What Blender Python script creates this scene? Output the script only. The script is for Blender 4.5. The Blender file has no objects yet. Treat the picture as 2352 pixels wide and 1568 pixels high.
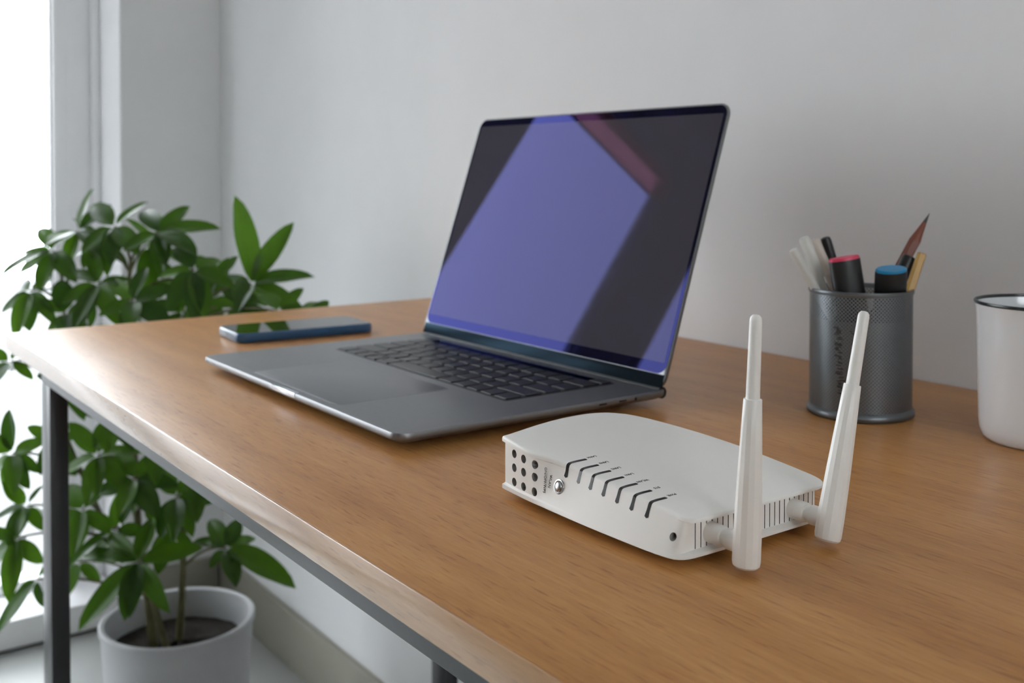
import bpy, bmesh, math, random
from mathutils import Vector, Matrix
from mathutils.bvhtree import BVHTree

scene = bpy.context.scene
col = scene.collection
H = 0.762                      # height of the desk top above the floor

# ------------------------------------------------------------------ camera
cam_data = bpy.data.cameras.new('camera')
cam = bpy.data.objects.new('camera', cam_data)
col.objects.link(cam)
cam.location = (1.3023, -0.2369, H + 0.1859)
cam.rotation_euler = (math.pi / 2 - 0.0219, 0, 0.9427)
cam_data.sensor_width = 36.0
cam_data.lens = 37.19
cam_data.shift_y = -0.1458
cam_data.clip_start = 0.02
cam_data.dof.use_dof = True
cam_data.dof.focus_distance = 0.56
cam_data.dof.aperture_fstop = 11.0
scene.camera = cam

# ------------------------------------------------------------------ light
SKY = 10.4
world = bpy.data.worlds.new('overcast_sky')
scene.world = world
world.use_nodes = True
bg = world.node_tree.nodes['Background']
bg.inputs['Color'].default_value = (0.915, 0.945, 1.0, 1)
bg.inputs['Strength'].default_value = SKY

scene.view_settings.view_transform = 'Standard'
scene.view_settings.look = 'None'
scene.view_settings.gamma = 1.0
scene.view_settings.use_curve_mapping = False
scene.view_settings.exposure = 0.0
scene.cycles.use_denoising = True
scene.cycles.use_adaptive_sampling = True
scene.cycles.adaptive_threshold = 0.03
scene.cycles.max_bounces = 7
scene.cycles.diffuse_bounces = 5
scene.cycles.glossy_bounces = 3
scene.cycles.transparent_max_bounces = 8

# panes of the glazed front (y range), top and bottom of the glass
PANES = [(-0.165, 0.294), (-0.97, -0.44), (-1.745, -1.215)]
GLASS_X = -1.105
GLASS_TOP = H + 1.20
GLASS_BOTTOM = 0.085
SIDE = (-0.60, 0.08, 1.15, 1.97)      # added window for fill light, opposite wall: y range, z range
# ------------------------------------------------------------------ helpers
def new_mat(name):
    m = bpy.data.materials.new(name)
    m.use_nodes = True
    nt = m.node_tree
    return m, nt, nt.nodes, nt.links, nt.nodes['Principled BSDF']

def plain(name, rgb, rough=0.5, metal=0.0, noise=0.04, scale=40.0, bump=0.0, spec=0.5, coat=0.0):
    """a painted / plastic / metal surface with a faint procedural mottling"""
    m, nt, N, L, b = new_mat(name)
    tc = N.new('ShaderNodeTexCoord')
    nz = N.new('ShaderNodeTexNoise')
    nz.inputs['Scale'].default_value = scale
    nz.inputs['Detail'].default_value = 3.0
    L.new(tc.outputs['Object'], nz.inputs['Vector'])
    rp = N.new('ShaderNodeValToRGB')
    lo = tuple(max(0, c * (1 - noise)) for c in rgb)
    hi = tuple(min(1, c * (1 + noise)) for c in rgb)
    rp.color_ramp.elements[0].position = 0.3
    rp.color_ramp.elements[1].position = 0.7
    rp.color_ramp.elements[0].color = (*lo, 1)
    rp.color_ramp.elements[1].color = (*hi, 1)
    L.new(nz.outputs['Fac'], rp.inputs['Fac'])
    L.new(rp.outputs['Color'], b.inputs['Base Color'])
    b.inputs['Roughness'].default_value = rough
    b.inputs['Metallic'].default_value = metal
    b.inputs['Specular IOR Level'].default_value = spec
    b.inputs['Coat Weight'].default_value = coat
    if bump:
        bp = N.new('ShaderNodeBump')
        bp.inputs['Strength'].default_value = bump
        bp.inputs['Distance'].default_value = 0.001
        L.new(nz.outputs['Fac'], bp.inputs['Height'])
        L.new(bp.outputs['Normal'], b.inputs['Normal'])
    return m

def link(name, me, mat=None, parent=None, loc=None):
    o = bpy.data.objects.new(name, me)
    col.objects.link(o)
    if mat is not None and not me.materials:
        me.materials.append(mat)
    if parent is not None:
        o.parent = parent
    if loc is not None:
        o.location = loc
    return o

def from_bm(name, bm, mat=None, parent=None, smooth=None, loc=None):
    bmesh.ops.recalc_face_normals(bm, faces=bm.faces)
    me = bpy.data.meshes.new(name)
    bm.to_mesh(me)
    bm.free()
    if smooth is not None:
        for poly in me.polygons:
            poly.use_smooth = True
        me.set_sharp_from_angle(angle=math.radians(smooth))
    return link(name, me, mat, parent, loc)

def thing(name, label, cat, loc=(0, 0, 0), rotz=0.0, group=None):
    o = bpy.data.objects.new(name, None)
    o.empty_display_size = 0.02
    col.objects.link(o)
    o.location = loc
    o.rotation_euler = (0, 0, rotz)
    o['label'] = label
    o['category'] = cat
    if group:
        o['group'] = group
    return o

def add_box(bm, x0, x1, y0, y1, z0, z1, bevel=0.0, seg=2):
    r = bmesh.ops.create_cube(bm, size=1.0)
    vs = r['verts']
    for v in vs:
        v.co = Vector(((x0 + x1) / 2 + v.co.x * (x1 - x0), (y0 + y1) / 2 + v.co.y * (y1 - y0), (z0 + z1) / 2 + v.co.z * (z1 - z0)))
    if bevel > 0:
        es = list({e for v in vs for e in v.link_edges})
        bmesh.ops.bevel(bm, geom=es, offset=bevel, segments=seg, affect='EDGES', profile=0.5)

def box(name, dims, mat, parent=None, bevel=0.0, seg=2, loc=None):
    bm = bmesh.new()
    add_box(bm, *dims, bevel=bevel, seg=seg)
    return from_bm(name, bm, mat, parent, smooth=40 if bevel else None, loc=loc)

def structure(o):
    o['kind'] = 'structure'
    return o

def lathe_bm(profile, n=48, sx=1.0, sy=1.0, bm=None, mat4=None):
    """profile: list of (r, z) from bottom to top; r = 0 closes with a point"""
    bm = bm or bmesh.new()
    rings = []
    for (r, z) in profile:
        if r <= 1e-9:
            rings.append([bm.verts.new((0, 0, z))])
        else:
            rings.append([bm.verts.new((r * sx * math.cos(2 * math.pi * i / n), r * sy * math.sin(2 * math.pi * i / n), z)) for i in range(n)])
    for a, b in zip(rings, rings[1:]):
        for i in range(n):
            j = (i + 1) % n
            if len(a) == 1 and len(b) == 1:
                continue
            if len(a) == 1:
                bm.faces.new((a[0], b[i], b[j]))
            elif len(b) == 1:
                bm.faces.new((a[i], a[j], b[0]))
            else:
                bm.faces.new((a[i], a[j], b[j], b[i]))
    if mat4 is not None:
        for rg in rings:
            for v in rg:
                v.co = mat4 @ v.co
    return bm

def tube_bm(pts, radii, n=10, bm=None):
    """a round tube through points with a radius for each"""
    bm = bm or bmesh.new()
    pts = [Vector(q) for q in pts]
    rings = []
    ref = Vector((0.31, 0.77, 0.2)).normalized()
    for k, q in enumerate(pts):
        t = (pts[min(k + 1, len(pts) - 1)] - pts[max(k - 1, 0)]).normalized()
        a = t.cross(ref)
        if a.length < 1e-4:
            a = t.cross(Vector((1, 0, 0)))
        a.normalize()
        b = t.cross(a)
        rings.append([bm.verts.new(q + (a * math.cos(2 * math.pi * i / n) + b * math.sin(2 * math.pi * i / n)) * radii[k]) for i in range(n)])
    for r0, r1 in zip(rings, rings[1:]):
        for i in range(n):
            j = (i + 1) % n
            bm.faces.new((r0[i], r0[j], r1[j], r1[i]))
    bm.faces.new(rings[0][::-1])
    bm.faces.new(rings[-1])
    return bm

def round_rect(x0, x1, y0, y1, r, n=8):
    out = []
    for (cx, cy, a0) in ((x1 - r, y1 - r, 0), (x0 + r, y1 - r, 90), (x0 + r, y0 + r, 180), (x1 - r, y0 + r, 270)):
        for k in range(n + 1):
            a = math.radians(a0 + 90 * k / n)
            out.append((cx + r * math.cos(a), cy + r * math.sin(a)))
    return out

def slab_bm(rings):
    """rings: list of closed outlines [(x, y, z)...] with equal counts, bottom to top, capped at both ends"""
    bm = bmesh.new()
    rv = [[bm.verts.new(q) for q in rg] for rg in rings]
    n = len(rv[0])
    for a, b in zip(rv, rv[1:]):
        for i in range(n):
            j = (i + 1) % n
            bm.faces.new((a[i], a[j], b[j], b[i]))
    bm.faces.new(rv[0][::-1])
    bm.faces.new(rv[-1])
    return bm

def rounded_slab(x0, x1, y0, y1, z0, z1, r, edge=0.0, n=8):
    e = edge
    if e > 0:
        rs = [(e, z0), (e * 0.3, z0 + e * 0.3), (0, z0 + e), (0, z1 - e), (e * 0.3, z1 - e * 0.3), (e, z1)]
    else:
        rs = [(0, z0), (0, z1)]
    return slab_bm([[(x, y, z) for (x, y) in round_rect(x0 + d, x1 - d, y0 + d, y1 - d, max(r - d, 1e-4), n)] for (d, z) in rs])

def smoothstep(a, b, x):
    t = min(1, max(0, (x - a) / (b - a)))
    return t * t * (3 - 2 * t)

def text_mesh(name, body, size, mat, parent, mtx, depth=0.00008):
    cu = bpy.data.curves.new(name, 'FONT')
    cu.body = body
    cu.size = size
    cu.align_x = 'CENTER'
    cu.align_y = 'CENTER'
    cu.extrude = depth
    cu.resolution_u = 3
    tmp = bpy.data.objects.new(name + '_tmp', cu)
    col.objects.link(tmp)
    dg = bpy.context.evaluated_depsgraph_get()
    me = bpy.data.meshes.new_from_object(tmp.evaluated_get(dg))
    bpy.data.objects.remove(tmp)
    bpy.data.curves.remove(cu)
    me.materials.clear()
    o = link(name, me, mat, parent)
    o.matrix_basis = mtx
    return o

# ------------------------------------------------------------------ materials
def wood_material(name='oak_laminate', rough=(0.30, 0.42), spec=0.42, coat=0.0, relief=0.12, pale=0.0):
    m, nt, N, L, b = new_mat(name)
    b.inputs['Specular IOR Level'].default_value = spec
    tc = N.new('ShaderNodeTexCoord')
    mp = N.new('ShaderNodeMapping')
    mp.inputs['Scale'].default_value = (2.2, 30.0, 30.0)
    L.new(tc.outputs['Object'], mp.inputs['Vector'])
    warp = N.new('ShaderNodeTexNoise')
    warp.inputs['Scale'].default_value = 5.0
    warp.inputs['Detail'].default_value = 2.0
    L.new(tc.outputs['Object'], warp.inputs['Vector'])
    mixv = N.new('ShaderNodeMixRGB')
    mixv.blend_type = 'ADD'
    mixv.inputs['Fac'].default_value = 0.9
    L.new(mp.outputs['Vector'], mixv.inputs['Color1'])
    L.new(warp.outputs['Color'], mixv.inputs['Color2'])
    g = N.new('ShaderNodeTexNoise')
    g.inputs['Scale'].default_value = 1.6
    g.inputs['Detail'].default_value = 7.0
    g.inputs['Roughness'].default_value = 0.62
    L.new(mixv.outputs['Color'], g.inputs['Vector'])
    mp2 = N.new('ShaderNodeMapping')
    mp2.inputs['Scale'].default_value = (34.0, 420.0, 420.0)
    L.new(tc.outputs['Object'], mp2.inputs['Vector'])
    f = N.new('ShaderNodeTexNoise')
    f.inputs['Scale'].default_value = 1.0
    f.inputs['Detail'].default_value = 5.0
    f.inputs['Roughness'].default_value = 0.7
    L.new(mp2.outputs['Vector'], f.inputs['Vector'])
    mx = N.new('ShaderNodeMixRGB')
    mx.inputs['Fac'].default_value = 0.42
    L.new(g.outputs['Fac'], mx.inputs['Color1'])
    L.new(f.outputs['Fac'], mx.inputs['Color2'])
    mp3 = N.new('ShaderNodeMapping')
    mp3.inputs['Scale'].default_value = (55.0, 520.0, 520.0)
    L.new(tc.outputs['Object'], mp3.inputs['Vector'])
    fl = N.new('ShaderNodeTexNoise')
    fl.inputs['Scale'].default_value = 1.0
    fl.inputs['Detail'].default_value = 2.0
    L.new(mp3.outputs['Vector'], fl.inputs['Vector'])
    fr_ = N.new('ShaderNodeMapRange')
    fr_.inputs['From Min'].default_value = 0.58
    fr_.inputs['From Max'].default_value = 0.72
    fr_.inputs['To Max'].default_value = 0.20
    L.new(fl.outputs['Fac'], fr_.inputs['Value'])
    sub = N.new('ShaderNodeMath')
    sub.operation = 'SUBTRACT'
    L.new(mx.outputs['Color'], sub.inputs[0])
    L.new(fr_.outputs['Result'], sub.inputs[1])
    rp = N.new('ShaderNodeValToRGB')
    e = rp.color_ramp.elements
    e[0].position, e[0].color = 0.30, (0.350, 0.145, 0.040, 1)
    e[1].position, e[1].color = 0.72, (0.620, 0.325, 0.115, 1)
    k = e.new(0.50)
    k.color = (0.490, 0.230, 0.070, 1)
    L.new(sub.outputs[0], rp.inputs['Fac'])
    pm = N.new('ShaderNodeMixRGB')
    pm.inputs['Fac'].default_value = pale
    pm.inputs['Color2'].default_value = (0.70, 0.58, 0.45, 1)
    L.new(rp.outputs['Color'], pm.inputs['Color1'])
    L.new(pm.outputs['Color'], b.inputs['Base Color'])
    rr = N.new('ShaderNodeMapRange')
    rr.inputs['To Min'].default_value = rough[0]
    rr.inputs['To Max'].default_value = rough[1]
    L.new(f.outputs['Fac'], rr.inputs['Value'])
    L.new(rr.outputs['Result'], b.inputs['Roughness'])
    bp = N.new('ShaderNodeBump')
    bp.inputs['Strength'].default_value = relief
    bp.inputs['Distance'].default_value = 0.0006
    b.inputs['Coat Weight'].default_value = coat
    b.inputs['Coat Roughness'].default_value = 0.16
    L.new(mx.outputs['Color'], bp.inputs['Height'])
    L.new(bp.outputs['Normal'], b.inputs['Normal'])
    return m

def leaf_material():
    m, nt, N, L, b = new_mat('green_leaf')
    out = N['Material Output']
    N.remove(b)
    tc = N.new('ShaderNodeTexCoord')
    info = N.new('ShaderNodeObjectInfo')
    nz = N.new('ShaderNodeTexNoise')
    nz.inputs['Scale'].default_value = 3.0
    L.new(tc.outputs['Object'], nz.inputs['Vector'])
    ad = N.new('ShaderNodeMath')
    ad.operation = 'MULTIPLY_ADD'
    ad.inputs[1].default_value = 0.45
    L.new(nz.outputs['Fac'], ad.inputs[0])
    mu = N.new('ShaderNodeMath')
    mu.operation = 'MULTIPLY'
    mu.inputs[1].default_value = 0.6
    L.new(info.outputs['Random'], mu.inputs[0])
    L.new(mu.outputs[0], ad.inputs[2])
    rp = N.new('ShaderNodeValToRGB')
    e = rp.color_ramp.elements
    e[0].position, e[0].color = 0.15, (0.022, 0.062, 0.011, 1)
    e[1].position, e[1].color = 0.85, (0.068, 0.160, 0.014, 1)
    L.new(ad.outputs[0], rp.inputs['Fac'])
    df = N.new('ShaderNodeBsdfDiffuse')
    tr = N.new('ShaderNodeBsdfTranslucent')
    gl = N.new('ShaderNodeBsdfGlossy')
    gl.inputs['Roughness'].default_value = 0.35
    L.new(rp.outputs['Color'], df.inputs['Color'])
    tcx = N.new('ShaderNodeMixRGB')
    tcx.blend_type = 'MULTIPLY'
    tcx.inputs['Fac'].default_value = 1.0
    tcx.inputs['Color2'].default_value = (1.5, 1.5, 0.8, 1)
    L.new(rp.outputs['Color'], tcx.inputs['Color1'])
    L.new(tcx.outputs['Color'], tr.inputs['Color'])
    m1 = N.new('ShaderNodeMixShader')
    m1.inputs['Fac'].default_value = 0.42
    L.new(df.outputs[0], m1.inputs[1])
    L.new(tr.outputs[0], m1.inputs[2])
    fr = N.new('ShaderNodeFresnel')
    fr.inputs['IOR'].default_value = 1.28
    m2 = N.new('ShaderNodeMixShader')
    L.new(fr.outputs[0], m2.inputs['Fac'])
    L.new(m1.outputs[0], m2.inputs[1])
    L.new(gl.outputs[0], m2.inputs[2])
    L.new(m2.outputs[0], out.inputs['Surface'])
    return m

def coated_glass(name, base, tint, ior=1.5, rough=0.02):
    """dark display glass with a blue-violet anti-reflective coating"""
    m, nt, N, L, b = new_mat(name)
    out = N['Material Output']
    N.remove(b)
    tc = N.new('ShaderNodeTexCoord')
    nz = N.new('ShaderNodeTexNoise')
    nz.inputs['Scale'].default_value = 6.0
    L.new(tc.outputs['Object'], nz.inputs['Vector'])
    rp = N.new('ShaderNodeValToRGB')
    rp.color_ramp.elements[0].color = (*[c * 0.96 for c in base], 1)
    rp.color_ramp.elements[1].color = (*[c * 1.04 for c in base], 1)
    L.new(nz.outputs['Fac'], rp.inputs['Fac'])
    df = N.new('ShaderNodeBsdfDiffuse')
    L.new(rp.outputs['Color'], df.inputs['Color'])
    gl = N.new('ShaderNodeBsdfGlossy')
    gl.inputs['Color'].default_value = (*tint, 1)
    gl.inputs['Roughness'].default_value = rough
    fr = N.new('ShaderNodeFresnel')
    fr.inputs['IOR'].default_value = ior
    mx = N.new('ShaderNodeMixShader')
    L.new(fr.outputs[0], mx.inputs['Fac'])
    L.new(df.outputs[0], mx.inputs[1])
    L.new(gl.outputs[0], mx.inputs[2])
    L.new(mx.outputs[0], out.inputs['Surface'])
    return m

def pane_material():
    m, nt, N, L, b = new_mat('window_glass')
    out = N['Material Output']
    N.remove(b)
    tr = N.new('ShaderNodeBsdfTransparent')
    tr.inputs['Color'].default_value = (0.97, 0.985, 0.98, 1)
    gl = N.new('ShaderNodeBsdfGlossy')
    gl.inputs['Roughness'].default_value = 0.0
    mx = N.new('ShaderNodeMixShader')
    mx.inputs['Fac'].default_value = 0.04
    L.new(tr.outputs[0], mx.inputs[1])
    L.new(gl.outputs[0], mx.inputs[2])
    L.new(mx.outputs[0], out.inputs['Surface'])
    return m

def blind_material():
    m, nt, N, L, b = new_mat('blind_fabric')
    out = N['Material Output']
    N.remove(b)
    tc = N.new('ShaderNodeTexCoord')
    wv = N.new('ShaderNodeTexNoise')
    wv.inputs['Scale'].default_value = 300.0
    L.new(tc.outputs['Object'], wv.inputs['Vector'])
    rp = N.new('ShaderNodeValToRGB')
    rp.color_ramp.elements[0].color = (0.95, 0.36, 0.28, 1)
    rp.color_ramp.elements[1].color = (1.0, 0.42, 0.34, 1)
    L.new(wv.outputs['Fac'], rp.inputs['Fac'])
    df = N.new('ShaderNodeBsdfDiffuse')
    tr = N.new('ShaderNodeBsdfTranslucent')
    L.new(rp.outputs['Color'], df.inputs['Color'])
    L.new(rp.outputs['Color'], tr.inputs['Color'])
    mx = N.new('ShaderNodeMixShader')
    mx.inputs['Fac'].default_value = 0.85
    L.new(df.outputs[0], mx.inputs[1])
    L.new(tr.outputs[0], mx.inputs[2])
    sh = N.new('ShaderNodeBsdfTransparent')          # sheer, so the reflected band comes out brighter
    sh.inputs['Color'].default_value = (1.0, 0.58, 0.50, 1)
    m2 = N.new('ShaderNodeMixShader')
    m2.inputs['Fac'].default_value = 0.85
    L.new(mx.outputs[0], m2.inputs[1])
    L.new(sh.outputs[0], m2.inputs[2])
    L.new(m2.outputs[0], out.inputs['Surface'])
    return m

M_wall = plain('wall_paint', (0.80, 0.80, 0.805), 0.85, noise=0.015, scale=9, bump=0.05, spec=0.2)
M_ceiling = plain('ceiling_paint', (0.86, 0.86, 0.85), 0.9, noise=0.01, scale=6, spec=0.2)
M_wall_far = plain('cream_wall_paint', (0.82, 0.80, 0.76), 0.85, noise=0.02, scale=9, spec=0.2)
M_wall_behind = plain('taupe_wall_paint', (0.38, 0.36, 0.33), 0.85, noise=0.02, scale=9, spec=0.2)
M_floor = plain('pale_floor', (0.36, 0.37, 0.355), 0.35, noise=0.04, scale=3)
M_trim = plain('skirting_paint', (0.27, 0.26, 0.21), 0.5, noise=0.02, scale=12)
M_frame = plain('window_frame_white', (0.90, 0.90, 0.91), 0.4, noise=0.015, scale=12)
M_seal_gap = plain('rubber_seal_gap_shade', (0.05, 0.055, 0.055), 0.6)
M_ground = plain('balcony_concrete', (0.16, 0.16, 0.16), 0.9, noise=0.08, scale=5)
M_blocker = plain('light_blocker_grey', (0.20, 0.20, 0.20), 0.9, noise=0.05, scale=8)  # for the added divider that blocks sky light
M_pane = pane_material()
M_blind = blind_material()
M_wood = wood_material()
M_edge = wood_material('oak_edge_band', (0.27, 0.27), 0.6, 0.9, 0.0, 0.22)
M_steel = plain('black_powder_coat', (0.012, 0.012, 0.014), 0.30, noise=0.08, scale=200, bump=0.03, spec=0.6)
M_leaf = leaf_material()
M_stem = plain('plant_stem', (0.105, 0.100, 0.040), 0.7, noise=0.3, scale=60, bump=0.3)
M_pot = plain('white_pot', (0.45, 0.455, 0.47), 0.6, noise=0.06, scale=14, bump=0.15)
M_soil = plain('potting_soil', (0.014, 0.010, 0.007), 0.95, noise=0.5, scale=150, bump=1.0)
M_alu = plain('space_grey_aluminium', (0.25, 0.255, 0.265), 0.42, metal=0.85, noise=0.02, scale=300)
M_alu_bright = plain('polished_notch', (0.62, 0.66, 0.72), 0.25, metal=1.0, noise=0.02)
M_pad = plain('trackpad_glass', (0.245, 0.25, 0.26), 0.42, metal=0.85, noise=0.01)
M_key = plain('black_key', (0.020, 0.020, 0.023), 0.36, noise=0.06, scale=200)
M_well = plain('keyboard_well', (0.045, 0.047, 0.05), 0.5, metal=0.3)
M_black = plain('black_plastic', (0.010, 0.010, 0.011), 0.4)
M_hinge = plain('hinge_plastic', (0.012, 0.013, 0.014), 0.45)
M_bezel = coated_glass('screen_border_glass', (0.004, 0.004, 0.005), (0.14, 0.15, 0.55))
M_display = coated_glass('display_glass', (0.060, 0.055, 0.062), (0.165, 0.17, 0.46))
M_chin = coated_glass('screen_chin', (0.012, 0.016, 0.020), (0.06, 0.11, 0.16), 1.5, 0.22)
M_phone = plain('blue_phone_case', (0.018, 0.085, 0.19), 0.28, noise=0.03, coat=0.3)
M_phone_glass = coated_glass('phone_glass', (0.006, 0.006, 0.007), (1.0, 1.0, 1.0))
M_white = plain('white_plastic', (0.88, 0.86, 0.82), 0.34, noise=0.008, scale=20)
M_hole = plain('router_hole_shade', (0.30, 0.29, 0.28), 0.7)  # grey stands in for shade inside the white casing's holes
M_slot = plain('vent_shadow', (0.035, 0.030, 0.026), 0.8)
M_led = plain('smoked_light_pipe', (0.014, 0.013, 0.012), 0.25)
M_ink = plain('black_print', (0.030, 0.030, 0.030), 0.6)
M_chrome = plain('brushed_button', (0.55, 0.55, 0.56), 0.28, metal=1.0, noise=0.03, scale=120)
M_enamel = plain('white_enamel', (0.74, 0.75, 0.76), 0.12, noise=0.012, scale=12, coat=0.3)
M_rim = plain('dark_enamel_rim', (0.020, 0.026, 0.028), 0.25)
M_pen_white = plain('white_pen', (0.66, 0.66, 0.62), 0.35)
M_pen_cream = plain('cream_pen', (0.62, 0.55, 0.48), 0.4)
M_pink = plain('pink_marker_end', (0.72, 0.045, 0.12), 0.35)
M_blue = plain('blue_marker_end', (0.005, 0.23, 0.46), 0.35)
M_brown = plain('redwood_pencil', (0.20, 0.050, 0.026), 0.4)
M_cutwood = plain('sharpened_wood', (0.34, 0.15, 0.08), 0.7, noise=0.1, scale=120)
M_lead = plain('graphite', (0.03, 0.03, 0.03), 0.4)
M_yellow = plain('yellow_pencil', (0.55, 0.32, 0.07), 0.4)
M_steelgrey = plain('cup_rim_steel', (0.16, 0.175, 0.185), 0.38, metal=0.7, noise=0.05)

# ------------------------------------------------------------------ the room
RX1, RY0, RZ1 = 3.10, -3.30, 2.60           # right wall, wall behind the camera, ceiling
BACK = 0.602                                # back wall plane
LEFT = -0.93                                # inner face of the window wall
structure(box('floor', (LEFT - 0.25, RX1, RY0, BACK, -0.10, 0.0), M_floor))
structure(box('ceiling', (LEFT - 0.25, RX1, RY0, BACK, RZ1, RZ1 + 0.1), M_ceiling))
structure(box('wall_back', (LEFT - 0.25, RX1 + 0.12, BACK, BACK + 0.12, -0.10, RZ1 + 0.1), M_wall))
bm = bmesh.new()
add_box(bm, RX1, RX1 + 0.12, RY0, BACK, -0.10, SIDE[2])
add_box(bm, RX1, RX1 + 0.12, RY0, BACK, SIDE[3], RZ1 + 0.1)
add_box(bm, RX1, RX1 + 0.12, RY0, SIDE[0], SIDE[2], SIDE[3])
add_box(bm, RX1, RX1 + 0.12, SIDE[1], BACK, SIDE[2], SIDE[3])
structure(from_bm('wall_right', bm, M_wall_far))
structure(box('wall_front', (LEFT - 0.25, RX1 + 0.12, RY0 - 0.12, RY0, -0.10, RZ1 + 0.1), M_wall_behind))

# window wall: pier beside the corner, wall above the glazing, pier at the far end
bm = bmesh.new()
Y_REVEAL = 0.394
add_box(bm, LEFT - 0.25, LEFT, Y_REVEAL, BACK, 0.0, RZ1)
add_box(bm, LEFT - 0.25, LEFT, -1.86, Y_REVEAL, GLASS_TOP + 0.07, RZ1)
add_box(bm, LEFT - 0.25, LEFT, RY0, -1.86, 0.0, RZ1)
add_box(bm, LEFT - 0.25, LEFT, -0.36, -0.22, 0.0, GLASS_TOP + 0.07)
structure(from_bm('wall_left', bm, M_wall))

# white lining added to brighten the window reveal
structure(box('trim_8', (LEFT - 0.16, LEFT - 0.0005, Y_REVEAL - 0.004, Y_REVEAL - 0.0002, 0.063, GLASS_TOP + 0.07), M_frame, bevel=0.001))
# skirting boards
bm = bmesh.new()
add_box(bm, LEFT + 0.002, RX1 - 0.002, BACK - 0.014, BACK - 0.0005, 0.001, 0.108, bevel=0.003)
structure(from_bm('baseboard_back', bm, M_trim, smooth=40))
bm = bmesh.new()
add_box(bm, LEFT + 0.0005, LEFT + 0.012, Y_REVEAL + 0.004, BACK - 0.016, 0.001, 0.108, bevel=0.003)
structure(from_bm('baseboard_left', bm, M_trim, smooth=40))

# glazed front: sill, head, posts, sashes with panes
kt = 9
for (ya, yb) in ((-0.219, Y_REVEAL - 0.0045), (-1.855, -0.361)):
    sill = structure(box('trim_%d' % kt, (-1.16, LEFT - 0.008, ya, yb, 0.006, 0.062), M_frame, bevel=0.003))
    box('sill_gap_shade', (-1.16, LEFT - 0.012, ya, yb, 0.0005, 0.006), M_seal_gap, sill)  # dark strip standing in for the shadow gap under the sill
    structure(box('trim_%d' % (kt + 1), (-1.155, -1.07, ya, yb, GLASS_TOP + 0.012, GLASS_TOP + 0.07), M_frame, bevel=0.003))
    kt += 2
posts = [(PANES[0][1] + 0.031, Y_REVEAL - 0.0045)]
posts.append((-0.219, PANES[0][0] - 0.031))
posts.append((PANES[1][1] + 0.031, -0.361))
posts.append((PANES[2][1] + 0.031, PANES[1][0] - 0.031))
posts.append((-1.855, PANES[-1][0] - 0.031))
for k, (a, b) in enumerate(posts):
    pst = structure(box('trim_%d' % (k + 3), (-1.155, -1.09, a, b, 0.062, GLASS_TOP + 0.012), M_frame, bevel=0.003))
    if k == 0:
        box('cover_strip', (-1.089, -1.078, Y_REVEAL - 0.022, Y_REVEAL - 0.0045, 0.062, GLASS_TOP + 0.01), M_frame, pst, bevel=0.003)
for k, (a, b) in enumerate(PANES):
    bm = bmesh.new()
    s = 0.031
    add_box(bm, -1.135, -1.078, a - s + 0.001, a, 0.064, GLASS_TOP + 0.010, bevel=0.004)
    add_box(bm, -1.135, -1.078, b, b + s - 0.001, 0.064, GLASS_TOP + 0.010, bevel=0.004)
    add_box(bm, -1.135, -1.078, a, b, 0.064, GLASS_BOTTOM, bevel=0.004)
    add_box(bm, -1.135, -1.078, a, b, GLASS_TOP - 0.012, GLASS_TOP + 0.010, bevel=0.004)
    win = structure(from_bm('window_%d' % (k + 1), bm, M_frame, smooth=40))
    box('pane', (GLASS_X - 0.002, GLASS_X + 0.002, a - 0.004, b + 0.004, GLASS_BOTTOM - 0.004, GLASS_TOP - 0.008), M_pane, win)
    bm = bmesh.new()
    for (p0, p1) in ((a, a + 0.0025), (b - 0.0025, b)):
        add_box(bm, GLASS_X + 0.002, GLASS_X + 0.012, p0, p1, GLASS_BOTTOM, GLASS_TOP - 0.012)
    from_bm('glazing_seal', bm, M_seal_gap, win)
    # added blind at the pane head, its fabric tints a band in the screen reflection
    if k in (1, 2):
        bl = thing('reflection_blind', 'short added roller blind, tinting the screen reflection, at the head of the %s pane of the window front' % ('second' if k == 1 else 'third'), 'blind', (-1.06, (a + b) / 2, GLASS_TOP - 0.005), group='added blinds that tint the screen reflection')
        hw = (b - a) / 2 + 0.02
        bm = lathe_bm([(0, -hw), (0.011, -hw), (0.011, hw), (0, hw)], 20, mat4=Matrix.Rotation(math.pi / 2, 4, 'X'))
        from_bm('roller_tube', bm, M_frame, bl, smooth=40)
        box('fabric', (-0.0145, -0.0125, -hw + 0.01, hw - 0.01, -0.098, 0.004), M_blind, bl)
        box('bottom_bar', (-0.017, -0.010, -hw + 0.01, hw - 0.01, -0.104, -0.096), M_frame, bl, bevel=0.001)

# unseen divider added outside the first post to shade the room corner
structure(box('wall_light_blocker', (-2.02, LEFT - 0.2525, -0.35, -0.23, -0.06, 3.2), M_blocker))
structure(box('balcony_floor', (-9.0, LEFT - 0.252, -9.0, 6.0, -0.16, -0.06), M_ground))

# small unseen window added in the opposite wall for fill light
bm = bmesh.new()
y0, y1, z0, z1 = SIDE
for q in ((y0, y0 + 0.04, z0, z1), (y1 - 0.04, y1, z0, z1), (y0 + 0.04, y1 - 0.04, z0, z0 + 0.04), (y0 + 0.04, y1 - 0.04, z1 - 0.04, z1)):
    add_box(bm, RX1 + 0.04, RX1 + 0.09, *q, bevel=0.003)
win = structure(from_bm('window_4', bm, M_frame, smooth=40))
box('pane', (RX1 + 0.062, RX1 + 0.066, y0 + 0.035, y1 - 0.035, z0 + 0.035, z1 - 0.035), M_pane, win)

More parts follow.
